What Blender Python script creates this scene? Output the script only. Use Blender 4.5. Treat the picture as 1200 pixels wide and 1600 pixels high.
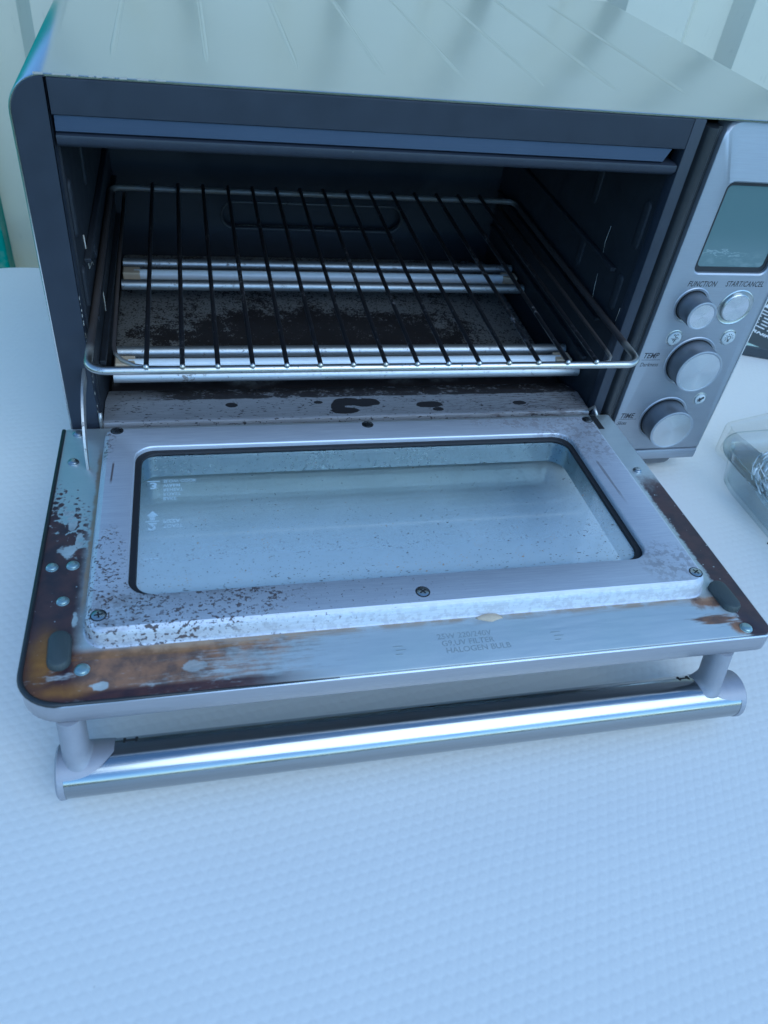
import bpy, bmesh, math, random
from mathutils import Matrix, Vector
random.seed(7)
S = 0.01                                    # all coordinates below are in centimetres
scene = bpy.context.scene
for o in list(bpy.data.objects): bpy.data.objects.remove(o)
COL = scene.collection

# ------------------------------------------------------------------ camera
cam = bpy.data.cameras.new('camera'); camo = bpy.data.objects.new('camera', cam); COL.objects.link(camo)
R_ = Vector((0.97422815, -0.19580641, 0.11197934)); U_ = Vector((0.05252365, 0.67971768, 0.73159083)); F_ = Vector((0.21936451, 0.70685481, -0.67248456))
m = Matrix((R_, U_, -F_)).transposed().to_4x4(); m.translation = Vector((8.31637, -43.18463, 38.37696)) * S
camo.matrix_world = m
cam.sensor_fit = 'VERTICAL'; cam.sensor_height = 24; cam.lens = 1224.52 / 1600 * 24
cam.clip_start = 0.01; cam.clip_end = 500
cam.dof.use_dof = True; cam.dof.focus_distance = 0.50; cam.dof.aperture_fstop = 9.0
scene.camera = camo
scene.render.resolution_x = 768; scene.render.resolution_y = 1024

# ------------------------------------------------------------------ sky, sun, exposure
SUN_EL, SUN_AZ = math.radians(45), math.radians(158)      # azimuth clockwise from +Y; a veiled sun, high up
w = bpy.data.worlds.new('World'); scene.world = w; w.use_nodes = True
nt = w.node_tree; nt.nodes.clear()
sky = nt.nodes.new('ShaderNodeTexSky'); sky.sky_type = 'NISHITA'; sky.sun_disc = False
sky.sun_elevation = SUN_EL; sky.sun_rotation = SUN_AZ; sky.air_density = 0.8; sky.dust_density = 0.0; sky.ozone_density = 3.0
bg = nt.nodes.new('ShaderNodeBackground'); bg.inputs['Strength'].default_value = 0.15
ow = nt.nodes.new('ShaderNodeOutputWorld')
nt.links.new(sky.outputs[0], bg.inputs[0]); nt.links.new(bg.outputs[0], ow.inputs[0])
sl = bpy.data.lights.new('sun', 'SUN'); sl.energy = 0.9; sl.angle = math.radians(45); sl.color = (1.0, 0.97, 0.93)
so = bpy.data.objects.new('sun', sl); COL.objects.link(so)
sd = Vector((math.sin(SUN_AZ) * math.cos(SUN_EL), math.cos(SUN_AZ) * math.cos(SUN_EL), math.sin(SUN_EL)))
so.rotation_euler = sd.to_track_quat('Z', 'Y').to_euler(); so.location = sd * 3
vs = scene.view_settings; vs.view_transform = 'Standard'; vs.look = 'None'; vs.exposure = 0.88; vs.gamma = 1.0; vs.use_curve_mapping = False
vs.use_white_balance = True; vs.white_balance_temperature = 5250; vs.white_balance_tint = -4.0     # the phone's balance was set far too cold

# ------------------------------------------------------------------ object helpers
WM = {}
def empty(name, loc, parent=None):
    o = bpy.data.objects.new(name, None); COL.objects.link(o)
    M = Matrix.Translation(Vector(loc) * S); o.empty_display_size = 0.02
    o.matrix_basis = M; WM[o] = M
    return o
def tag(o, label, cat=None, group=None, kind=None):
    if label: o['label'] = label
    if cat: o['category'] = cat
    if group: o['group'] = group
    if kind: o['kind'] = kind
    return o
ID = Matrix.Identity(4)
def place(o, M, parent):
    WM[o] = M; o.matrix_basis = M
    if parent is not None:
        o.parent = parent; o.matrix_parent_inverse = WM[parent].inverted()
def mk(name, V, F, mats, parent=None, frame=ID, smooth=False, mi=None, autos=None):
    """V in cm in the frame's own axes; the object's origin goes to the middle of its bounds"""
    V = [Vector(v) for v in V]
    lo = Vector([min(v[i] for v in V) for i in range(3)]); hi = Vector([max(v[i] for v in V) for i in range(3)])
    c = (lo + hi) / 2
    me = bpy.data.meshes.new(name); me.from_pydata([((v - c) * S)[:] for v in V], [], F)
    if not isinstance(mats, (list, tuple)): mats = [mats]
    for mt in mats: me.materials.append(mt)
    if mi: me.polygons.foreach_set('material_index', mi)
    bm = bmesh.new(); bm.from_mesh(me); bmesh.ops.recalc_face_normals(bm, faces=bm.faces[:])
    if autos:
        for f in bm.faces: f.smooth = True
        for e in bm.edges:
            if len(e.link_faces) == 2 and e.calc_face_angle(0) > math.radians(autos): e.smooth = False
    elif smooth:
        for f in bm.faces: f.smooth = True
    bm.to_mesh(me); bm.free()
    o = bpy.data.objects.new(name, me); COL.objects.link(o)
    place(o, frame @ Matrix.Translation(c * S), parent)
    return o
def share(src, name, offset, parent, rot=None):
    """copy of a mesh object sharing its data, moved by offset (cm, world)"""
    o = src.copy(); COL.objects.link(o); o.name = name
    M = Matrix.Translation(Vector(offset) * S) @ WM[src]
    if rot: M = M @ rot
    place(o, M, parent); return o
class MB:
    def __init__(s): s.v = []; s.f = []; s.m = []
    def add(s, V, F, mi=0):
        b = len(s.v); s.v += [tuple(v) for v in V]; s.f += [tuple(i + b for i in f) for f in F]; s.m += [mi] * len(F); return s
    def box(s, x0, x1, y0, y1, z0, z1, bev=0.0, mi=0, seg=2):
        bm = bmesh.new(); bmesh.ops.create_cube(bm, size=1)
        for v in bm.verts: v.co = Vector(((x0 + x1) / 2 + v.co.x * (x1 - x0), (y0 + y1) / 2 + v.co.y * (y1 - y0), (z0 + z1) / 2 + v.co.z * (z1 - z0)))
        if bev: bmesh.ops.bevel(bm, geom=bm.edges[:], offset=bev, segments=seg, affect='EDGES', profile=0.5)
        bm.verts.index_update(); s.add([v.co[:] for v in bm.verts], [[v.index for v in f.verts] for f in bm.faces], mi); bm.free(); return s
    def tube(s, pts, r, n=10, mi=0, caps=True, closed=False):
        pts = [Vector(p) for p in pts]; N = len(pts); rings = []
        prev = None
        for i, p in enumerate(pts):
            a = pts[(i - 1) % N] if (closed or i > 0) else p; b = pts[(i + 1) % N] if (closed or i < N - 1) else p
            t = (b - a).normalized()
            if prev is None:
                up = Vector((0, 0, 1)) if abs(t.z) < .9 else Vector((1, 0, 0)); u = t.cross(up).normalized()
            else:
                u = (prev - t * prev.dot(t)).normalized()
            prev = u; vv = t.cross(u)
            rr = r[i] if isinstance(r, (list, tuple)) else r
            rings.append([p + (u * math.cos(2 * math.pi * k / n) + vv * math.sin(2 * math.pi * k / n)) * rr for k in range(n)])
        V = [q for R in rings for q in R]; F = []
        for i in range(N if closed else N - 1):
            j = (i + 1) % N
            for k in range(n): F.append((i * n + k, i * n + (k + 1) % n, j * n + (k + 1) % n, j * n + k))
        if caps and not closed: F += [tuple(range(n)), tuple((N - 1) * n + k for k in range(n))]
        return s.add(V, F, mi)
    def lathe(s, prof, M=ID, n=32, mi=0, rfun=None):
        """prof: (radius, height); axis = local z of M (cm)"""
        V = []; F = []
        for i, (r, h) in enumerate(prof):
            for k in range(n):
                a = 2 * math.pi * k / n; rr = r if rfun is None else rfun(i, k, r)
                V.append(M @ Vector((rr * math.cos(a), rr * math.sin(a), h)))
        for i in range(len(prof) - 1):
            for k in range(n): F.append((i * n + k, i * n + (k + 1) % n, (i + 1) * n + (k + 1) % n, (i + 1) * n + k))
        F += [tuple(range(n))[::-1], tuple((len(prof) - 1) * n + k for k in range(n))]
        return s.add(V, F, mi)
    def build(s, name, mats, parent=None, frame=ID, smooth=False, autos=None):
        return mk(name, s.v, s.f, mats, parent, frame, smooth, s.m, autos)
def rr(x0, x1, y0, y1, r, n=8):
    """rounded rectangle outline, r = one radius or (bl, br, tr, tl)"""
    if not isinstance(r, (list, tuple)): r = (r,) * 4
    out = []
    for (cx, cy, sx, sy, a0), q in zip(((x0, y0, 1, 1, 180), (x1, y0, -1, 1, 270), (x1, y1, -1, -1, 0), (x0, y1, 1, -1, 90)), r):
        q = max(q, 1e-3)
        for k in range(n + 1):
            a = math.radians(a0 + 90 * k / n); out.append((cx + sx * q + q * math.cos(a), cy + sy * q + q * math.sin(a)))
    return out
def rrplate(rect, r, levels, hole=None, hr=0.5, hlevels=None, mp=lambda a, b, h: (a, b, h), n=8, closed_top=True, closed_bottom=True):
    """stack of inset rounded-rect loops [(inset, height) ...] bottom to top, optional hole with its own levels"""
    x0, x1, y0, y1 = rect; V = []; F = []
    rl = r if isinstance(r, (list, tuple)) else (r,) * 4
    L = 4 * (n + 1); loops = []
    for ins, h in levels:
        loops.append(len(V)); V += [mp(a, b, h) for a, b in rr(x0 + ins, x1 - ins, y0 + ins, y1 - ins, [q - ins for q in rl], n)]
    def bridge(a, b): return [(a + k, a + (k + 1) % L, b + (k + 1) % L, b + k) for k in range(L)]
    for a, b in zip(loops, loops[1:]): F += bridge(a, b)
    if hole is None:
        if closed_bottom: F.append(tuple(loops[0] + k for k in range(L))[::-1])
        if closed_top: F.append(tuple(loops[-1] + k for k in range(L)))
    else:
        hx0, hx1, hy0, hy1 = hole; hl = []
        for ins, h in hlevels:                       # ins > 0 widens the hole
            hl.append(len(V)); V += [mp(a, b, h) for a, b in rr(hx0 - ins, hx1 + ins, hy0 - ins, hy1 + ins, hr + ins, n)]
        for a, b in zip(hl, hl[1:]): F += bridge(a, b)
        F += bridge(loops[-1], hl[-1]); F += bridge(loops[0], hl[0])
    return V, F
def text(name, s, cap, M, mat, parent, shear=0.0, align='LEFT', flip=False, depth=0.004, bold=0.0, width=1.0, space=1.0):
    """lettering; cap = cap height in cm; M = frame (x right, y up, z towards the reader), metres"""
    cu = bpy.data.curves.new(name, 'FONT'); cu.body = s; cu.size = 1.0; cu.shear = shear; cu.align_x = align; cu.align_y = 'BOTTOM_BASELINE'
    cu.offset = bold; cu.space_character = space; cu.resolution_u = 3
    t = bpy.data.objects.new(name + '_tmp', cu); COL.objects.link(t)
    bpy.context.view_layer.update()
    me = bpy.data.meshes.new_from_object(t.evaluated_get(bpy.context.evaluated_depsgraph_get()))
    bpy.data.objects.remove(t); bpy.data.curves.remove(cu)
    k = cap / 0.69
    V = [(v.co.x * k * width, v.co.y * k * (-1 if flip else 1), depth) for v in me.vertices]; F = [tuple(p.vertices) for p in me.polygons]
    bpy.data.meshes.remove(me)
    return mk(name, V, F, mat, parent, M)

# ------------------------------------------------------------------ material helpers (tiny node algebra)
class X:
    def __init__(s, nt, sock): s.nt = nt; s.k = sock
    def _m(s, op, *a, clamp=False):
        n = s.nt.nodes.new('ShaderNodeMath'); n.operation = op; n.use_clamp = clamp
        for i, q in enumerate((s,) + a):
            if isinstance(q, X): s.nt.links.new(q.k, n.inputs[i])
            else: n.inputs[i].default_value = q
        return X(s.nt, n.outputs[0])
    def __add__(s, o): return s._m('ADD', o)
    __radd__ = __add__
    def __sub__(s, o): return s._m('SUBTRACT', o)
    def __rsub__(s, o): return (s * -1.0) + o
    def __mul__(s, o): return s._m('MULTIPLY', o)
    __rmul__ = __mul__
    def __truediv__(s, o): return s._m('DIVIDE', o)
    def abs(s): return s._m('ABSOLUTE')
    def max(s, o): return s._m('MAXIMUM', o)
    def min(s, o): return s._m('MINIMUM', o)
    def frac(s): return s._m('FRACT')
    def sqrt(s): return s._m('SQRT')
    def sat(s): return s._m('ADD', 0.0, clamp=True)
    def inv(s): return s * -1.0 + 1.0
    def sm(s, a, b):
        """smooth 0 at a to 1 at b (b may be less than a)"""
        n = s.nt.nodes.new('ShaderNodeMapRange'); n.interpolation_type = 'SMOOTHSTEP'
        s.nt.links.new(s.k, n.inputs[0])
        if a < b: v = (a, b, 0.0, 1.0)
        else: v = (b, a, 1.0, 0.0)
        for i in range(4): n.inputs[1 + i].default_value = v[i]
        return X(s.nt, n.outputs[0])
class Mat:
    def __init__(s, name):
        s.m = bpy.data.materials.new(name); s.m.use_nodes = True; s.nt = s.m.node_tree
        s.b = s.nt.nodes['Principled BSDF']; s.out = s.nt.nodes['Material Output']
        g = s.nt.nodes.new('ShaderNodeNewGeometry'); sc = s.nt.nodes.new('ShaderNodeVectorMath'); sc.operation = 'SCALE'; sc.inputs['Scale'].default_value = 100.0
        s.nt.links.new(g.outputs['Position'], sc.inputs[0]); s.pos = sc.outputs[0]; s.geo = g
        sp = s.nt.nodes.new('ShaderNodeSeparateXYZ'); s.nt.links.new(s.pos, sp.inputs[0])
        s.x, s.y, s.z = (X(s.nt, sp.outputs[i]) for i in range(3))
    def noise(s, scale=1.0, detail=3.0, rough=0.55, st=(1, 1, 1), off=(0, 0, 0), dist=0.0):
        mp = s.nt.nodes.new('ShaderNodeMapping'); s.nt.links.new(s.pos, mp.inputs[0]); mp.inputs['Scale'].default_value = st; mp.inputs['Location'].default_value = off
        n = s.nt.nodes.new('ShaderNodeTexNoise'); n.inputs['Scale'].default_value = scale; n.inputs['Detail'].default_value = detail; n.inputs['Roughness'].default_value = rough; n.inputs['Distortion'].default_value = dist
        s.nt.links.new(mp.outputs[0], n.inputs['Vector']); return X(s.nt, n.outputs['Fac'])
    def vor(s, scale=1.0, feature='F1', st=(1, 1, 1), rand=1.0, what='Distance'):
        mp = s.nt.nodes.new('ShaderNodeMapping'); s.nt.links.new(s.pos, mp.inputs[0]); mp.inputs['Scale'].default_value = st
        n = s.nt.nodes.new('ShaderNodeTexVoronoi'); n.feature = feature; n.inputs['Scale'].default_value = scale; n.inputs['Randomness'].default_value = rand
        s.nt.links.new(mp.outputs[0], n.inputs['Vector']); return X(s.nt, n.outputs[what])
    def col(s, c):
        n = s.nt.nodes.new('ShaderNodeRGB'); n.outputs[0].default_value = (*c, 1); return n.outputs[0]
    def mix(s, f, a, b):
        n = s.nt.nodes.new('ShaderNodeMix'); n.data_type = 'RGBA'; n.clamp_factor = True
        s.nt.links.new(f.k, n.inputs[0])
        for i, q in ((6, a), (7, b)):
            if isinstance(q, tuple): n.inputs[i].default_value = (*q, 1)
            else: s.nt.links.new(q, n.inputs[i])
        return n.outputs[2]
    def set(s, **k):
        nm = dict(base='Base Color', rough='Roughness', metal='Metallic', spec='Specular IOR Level', aniso='Anisotropic', trans='Transmission Weight', ior='IOR', coat='Coat Weight', coatr='Coat Roughness', sub='Subsurface Weight', alpha='Alpha', arot='Anisotropic Rotation')
        for a, q in k.items():
            i = s.b.inputs[nm[a]]
            if isinstance(q, X): s.nt.links.new(q.k, i)
            elif isinstance(q, tuple): i.default_value = (*q, 1)
            elif isinstance(q, (int, float)): i.default_value = q
            else: s.nt.links.new(q, i)
        return s
    def bump(s, h, dist=0.01, strength=1.0):
        n = s.nt.nodes.new('ShaderNodeBump'); n.inputs['Strength'].default_value = strength; n.inputs['Distance'].default_value = dist * S
        s.nt.links.new(h.k, n.inputs['Height']); s.nt.links.new(n.outputs[0], s.b.inputs['Normal']); return s
    def near(s, cx, cy, rx, ry, wob=None, amt=0.0):
        dx = (s.x - cx) / rx; dy = (s.y - cy) / ry; d = (dx * dx + dy * dy).sqrt()
        if wob is not None: d = d + (wob - 0.5) * amt
        return d

def steel(name, base=(0.55, 0.555, 0.56), rough=0.34, st=(0.12, 6, 6), metal=1.0, aniso=0.0):
    M = Mat(name); g = M.noise(4, 3, .6, st); b = M.noise(.35, 3)
    M.set(base=M.mix(g.sm(.3, .7), tuple(c * .9 for c in base), base), rough=(g - .5) * .22 + (b - .5) * .12 + rough, metal=metal)
    if aniso: M.set(aniso=aniso)
    M.bump(g, .004, .5); return M.m
def plain(name, base, rough=0.5, metal=0.0, spec=0.5, var=0.12, sc=2.0):
    M = Mat(name); n = M.noise(sc, 4)
    M.set(base=M.mix(n, tuple(c * (1 - var) for c in base), tuple(min(1, c * (1 + var)) for c in base)), rough=(n - .5) * .15 + rough, metal=metal, spec=spec); return M.m

def m_table():
    M = Mat('bubble_mat_vinyl'); a = 0.62; h3 = a * math.sqrt(3)
    wx = M.x + (M.noise(.12, 2) - .5) * .5 + M.y * 0.12; wy = M.y + (M.noise(.12, 2, off=(31, 7, 0)) - .5) * .5 - M.x * 0.12
    def lat(ox, oy):
        u = ((wx / a + ox).frac() - .5) * a; v = ((wy / h3 + oy).frac() - .5) * h3
        return (u * u + v * v).sqrt()
    d = lat(0, 0).min(lat(.5, .5)); h = d.sm(.31, .12)
    n = M.noise(.08, 3); f = M.noise(6, 2)
    sp = M.vor(.35, what='Distance').sm(.05, .035) * M.noise(.9, 1, off=(9, 9, 9)).sm(.6, .62)
    base = M.mix(n, (.68, .655, .61), (.73, .70, .655))
    scuff = M.noise(.5, 5, .7, (.5, 1.4, 1)).sm(.60, .76) * .10
    base = M.mix(scuff, base, (.45, .45, .45)); base = M.mix(sp * .5, base, (.25, .22, .2))
    M.set(base=base, rough=(n - .5) * .2 + .38, spec=.35)
    M.bump(h + n * 2.0 + f * .04, .05, .17); return M.m
def m_black(name='black_enamel', base=(.019, .023, .033), rough=.42, dust=.45):
    M = Mat(name); d = M.vor(1.1, what='Distance').sm(.05, .03) * M.noise(.5, 2).sm(.58, .62)
    n = M.noise(.7, 4)
    M.set(base=M.mix(d * dust, M.mix(n, base, tuple(c * 1.5 for c in base)), (.35, .36, .36)), rough=(n - .5) * .2 + rough, spec=.4); return M.m
def m_cavity():
    M = Mat('burnt_black_cavity'); n = M.noise(.6, 5, .6); g = M.noise(3.5, 4, .7, (1, 1, .35))
    fleck = g.sm(.74, .78) * M.noise(.35, 2, off=(5, 2, 8)).sm(.52, .66)
    M.set(base=M.mix(fleck * .6, M.mix(n, (.014, .016, .021), (.030, .033, .040)), (.16, .15, .14)), rough=(n - .5) * .4 + .62, spec=.2)
    M.bump(n + g * .3 + fleck * .4, .05, .7); return M.m
def m_inner_sheet():
    M = Mat('heat_stained_door_sheet')
    fine = M.noise(3.6, 4, .62); mid = M.noise(1.1, 4, .6); st = M.noise(2.2, 4, .65, (.22, 2.2, 1)); big = M.noise(.5, 3)
    met = M.mix(st, (.44, .48, .48), (.58, .60, .59)); met = M.mix(M.noise(.25, 2).sm(.4, .65) * .4, met, (.46, .52, .50))
    y, x = M.y, M.x; ym = y * -1.0
    # left strip: speckled purple-brown that closes up towards the front corner
    dens = (ym - 5.2) / 13.0
    cell = M.vor(3.2, 'F1', rand=1.0)
    left = (x + (mid - .5) * .5).sm(2.5, 1.6)
    lm = ((dens * 1.15 + .12 - (x - .6) * .12) - (fine * .75 + cell * .5 - .2)).sm(-.10, .08) * (ym + (mid - .5) * 2.5).sm(5.0, 7.0) * left
    # front strip: brown fading out towards the middle in horizontal streaks
    fs = ym.sm(18.6, 19.2)
    fade = (x + (big - .5) * 5.0)
    fm = (fade.sm(25.0, 1.0) * 1.22 - st * .85 - fine * .25 - (ym - 19.3).max(0.0) * .10).sm(-.12, .42) * fs
    edge = (ym + (mid - .5) * .25).sm(21.15, 21.5) * x.sm(15, 9)
    # right strip
    rs = (x + (mid - .5) * .35 + (fine - .5) * .5).sm(36.15, 36.45) * (ym + (mid - .5) * 3.0).sm(7.2, 9.5)
    rs2 = (M.near(35.2, -19.3, 1.5, .55, mid, 1.6).sm(1.1, .5)).max(M.near(35.0, -20.6, 1.6, .42, st, 2.0).sm(1.1, .5)).max(M.near(36.0, -21.3, .7, .6, mid, 1.8).sm(1.1, .6))
    rspk = (M.vor(2.6, what='Distance').sm(.16, .10) * M.noise(.9, 3).sm(.45, .6)) * x.sm(35.8, 36.1)
    lspk = (M.vor(3.4, what='Distance') + (fine - .5) * .25).sm(.13, .05) * M.noise(.8, 2).sm(.35, .55) * x.sm(2.6, 2.2)
    lm = lm * (lspk * -.75 + 1.0)
    dark = lm.max(edge).max(rs * rspk.inv()).sat()
    brown = fm.max(rs2)
    amber = M.near(.55, -19.3, .75, 1.9, mid, 1.0).sm(1.45, .1).max(M.near(1.6, -21.2, 1.6, .45, mid, 1.2).sm(1.4, .1)).max(M.near(6.0, -19.3, 4.5, .35, st, 2.2).sm(1.2, .4) * .5)
    tan = ((ym - 18.95).abs() + (st - .5) * .7).sm(.55, .02) * x.sm(3, 6) * (mid * .6 + big * .5).sm(.38, .6) * x.sm(37, 33)
    tan2 = ((x - 2.15).abs() + (mid - .5) * .35).sm(.24, .06) * ym.sm(2.0, 4.0) * ym.sm(18, 14)
    c = M.mix(brown * .92, met, M.mix(mid.sm(.35, .65), (.075, .028, .012), (.23, .095, .034)))
    c = M.mix(dark * .97, c, M.mix(mid.sm(.3, .7), (.022, .011, .017), (.055, .022, .022)))
    c = M.mix(amber * (big * .9 + .15).sat(), c, M.mix(fine, (.24, .09, .012), (.42, .20, .035)))
    c = M.mix((tan.max(tan2)) * .85, c, M.mix(mid, (.30, .18, .10), (.46, .35, .24)))
    scf = M.noise(1.3, 4, .65, (.5, 1.2, 1), off=(4, 1, 0)).sm(.58, .72) * fs * x.sm(26, 5) * .5
    c = M.mix(scf, c, (.52, .55, .54))
    # clean drips with rounded edges
    drip = None
    for cx, cy, rx, ry in ((.75, -8.8, .26, .75), (1.05, -9.6, .25, .5), (1.1, -12.0, .5, .6), (1.5, -11.2, .2, .7), (1.75, -16.9, .18, .5), (3.15, -21.1, .42, .24), (7.3, -20.4, .55, .3), (9.6, -20.05, .8, .42), (11.2, -20.5, .5, .22), (36.4, -20.4, .2, .3), (21.5, -19.9, .3, .15)):
        q = M.near(cx, cy, rx, ry, mid, 2.6).sm(1.1, .8); drip = q if drip is None else drip.max(q)
    c = M.mix(drip * (mid * .9 + .25).sat() * x.sm(14, 3), c, (.44, .50, .50))
    dirt = (dark.max(brown).max(amber)).sat()
    rg = dirt * .08 + (st - .5) * .2 + .46
    M.set(base=c, rough=rg, metal=dirt * -.62 + .64, spec=.3)
    M.bump(st * .35 + dirt * .5 + fine * .1, .012, .6); return M.m
def m_plate():
    M = Mat('speckled_brushed_plate'); g = M.noise(4, 3, .6, (.12, 6, 6)); mid = M.noise(.8, 4); fine = M.noise(4.5, 3, .6); med = M.noise(2.2, 3, .6)
    base = M.mix(g.sm(.3, .7), (.56, .57, .62), (.67, .68, .71))
    ym = M.y * -1.0
    # burnt spatter, densest in the front left corner and along the left rim
    zone = (M.near(5.0, -17.0, 9.5, 2.6).sm(1.25, .25)).max(M.near(3.2, -15.0, 1.3, 5.0).sm(1.2, .3) * .9)
    vary = M.noise(1.1, 3, .6)
    spat = (M.noise(4.4, 2.5, .6, (1.0, 1.35, 1)) + (vary - .5) * .25).sm(.565, .595) * (zone + (mid - .5) * .5).sm(.25, .6)
    spat2 = M.noise(6.0, 2, .5).sm(.66, .69) * M.near(9, -17.0, 12, 3.0).sm(1.2, .4)
    # faint brown bloom at the right end and behind the window
    bl = (M.near(33.5, -4, 3.2, 3.5, mid, .8).sm(1.2, .5)).max(M.near(30, -2.4, 4.5, .9, mid, 1.0).sm(1.1, .5)).max(M.near(33.8, -16.8, 2.2, 1.9, mid, 1.0).sm(1.1, .4) * .8).max((ym - 18.7).sm(-.3, .1) * .35)
    bloom = (med + fine * .7 - .75).sm(.06, .2) * bl
    rear = (M.near(2.6, -3, .5, 2.4, mid, 1.0).sm(1.2, .4)) * fine.sm(.5, .6)
    scr = ((M.x - 3.05 - (M.y + 6) * .03).abs()).sm(.09, .03) * ym.sm(5.2, 5.6) * ym.sm(7.6, 7.0)
    scr2 = ((M.x - 33.45 + (M.y + 8) * .02).abs() + (mid - .5) * .2).sm(.10, .04) * ym.sm(7.0, 7.4) * ym.sm(12.0, 10)
    smear = (M.near(3.4, -17.4, 3.2, 1.5, mid, 1.4).sm(1.2, .2).max(M.near(7.5, -16.4, 7.0, .6, mid, 1.6).sm(1.2, .2))) * M.noise(1.5, 4, .65).sm(.40, .62) * .45
    dirt = ((spat.max(spat2) * (vary * .8 + .55)).max(scr).max(scr2 * .7)).sat()
    c = M.mix(bloom * .55, base, (.13, .10, .10)); c = M.mix(rear * .7, c, (.08, .05, .05)); c = M.mix(smear, c, (.16, .12, .10)); c = M.mix(dirt * .93, c, M.mix(vary, (.022, .015, .020), (.075, .045, .035)))
    M.set(base=c, rough=(g - .5) * .2 + .55 + dirt * .1, metal=dirt * -.6 + (bloom * -.3) + .68)
    M.bump(g * .3 + dirt, .008, .6); return M.m
def m_threshold():
    M = Mat('burnt_threshold_steel'); g = M.noise(3, 4, .65, (.15, 5, 5)); n = M.noise(.9, 5, .6); f = M.noise(3.5, 4)
    base = M.mix(g.sm(.3, .7), (.40, .40, .42), (.54, .54, .56))
    pit = (M.noise(5, 2, .6, (.6, 1.6, 1)) + (n - .5) * .5).sm(.62, .66) * .8
    soot = ((M.y + (n - .5) * .5) - 2.55).sm(-.12, .12) * (n * .55 + f * .55).sm(.42, .52) * (M.x + (n - .5) * 5).sm(4.0, 6.5)
    streak = (M.noise(3, 4, .7, (.35, 5, 1)) * .8 + (M.x / 36) * .25 - .45).sm(.12, .3) * .75
    blob = None
    for cx, cy, rx, ry in ((18.4, 1.9, 1.2, .55), (17.6, 1.35, .55, .7), (18.1, .85, 1.15, .42), (19.6, 1.75, 1.25, .55), (24.3, 1.35, 1.1, .42), (24.8, .75, .45, .25), (16.3, 1.9, .35, .2), (10.3, 1.8, .45, .3), (31.2, 1.3, .6, .3)):
        q = M.near(cx, cy, rx, ry, M.noise(1.6, 2), .5).sm(.93, .85); blob = q if blob is None else blob.max(q)
    c = M.mix(streak, base, (.09, .06, .055)); c = M.mix(pit, c, (.03, .024, .026)); c = M.mix(soot * .96, c, (.018, .014, .015)); c = M.mix(blob, c, (.014, .012, .014))
    d = soot.max(blob).sat()
    M.set(base=c, rough=(g - .5) * .2 + .55, metal=d * -.7 + (streak * -.3) + .75); M.bump(g * .3 + d * .8, .012, .6); return M.m
def m_crumb():
    M = Mat('burnt_crumb_tray'); n = M.noise(.45, 5, .65); f = M.noise(2.4, 5, .7); ff = M.noise(7, 3, .7)
    edge = (M.near(17.5, 12.0, 13.5, 5.5, n, 1.0)).sm(.55, 1.15)
    bare = ((n * .45 + f * .75 + ff * .75 + edge * .24) - 1.13).sm(0, .07) * (M.y + (n - .5) * 4).sm(5.8, 7.6)
    c = M.mix(bare, M.mix(n, (.012, .010, .011), (.030, .024, .024)), M.mix(ff, (.14, .135, .13), (.46, .45, .43)))
    M.set(base=c, rough=bare * -.1 + .55, metal=bare * .45); M.bump(f + bare * -.5, .03, .6); return M.m
def m_rod(name='element_guard_steel', base=(.46, .48, .50)):
    M = Mat(name); f = M.noise(4, 4, .7); n = M.noise(.5, 3)
    d = (f + (n - .5) * .6).sm(.60, .70)
    M.set(base=M.mix(d * .8, base, (.10, .075, .06)), rough=f * .2 + .36, metal=d * -.6 + .9); M.bump(f, .015, .5); return M.m
def m_rackfront():
    M = Mat('heat_tinted_chrome'); f = M.noise(5, 3, .7); n = M.noise(.35, 3)
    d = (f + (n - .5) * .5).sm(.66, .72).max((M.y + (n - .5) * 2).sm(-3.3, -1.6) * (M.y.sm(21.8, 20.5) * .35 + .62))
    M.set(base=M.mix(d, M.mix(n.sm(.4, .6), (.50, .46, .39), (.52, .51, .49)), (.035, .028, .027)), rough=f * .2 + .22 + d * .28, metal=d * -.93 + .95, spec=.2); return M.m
def m_rackwire():
    M = Mat('blackened_rack_wire'); f = M.noise(3, 4, .7)
    d = (f + (M.noise(.3, 2) - .5) * .6).sm(.60, .72)
    M.set(base=M.mix(d, (.018, .017, .019), (.16, .15, .15)), rough=f * .3 + .28, metal=.35, spec=.5); return M.m
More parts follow.
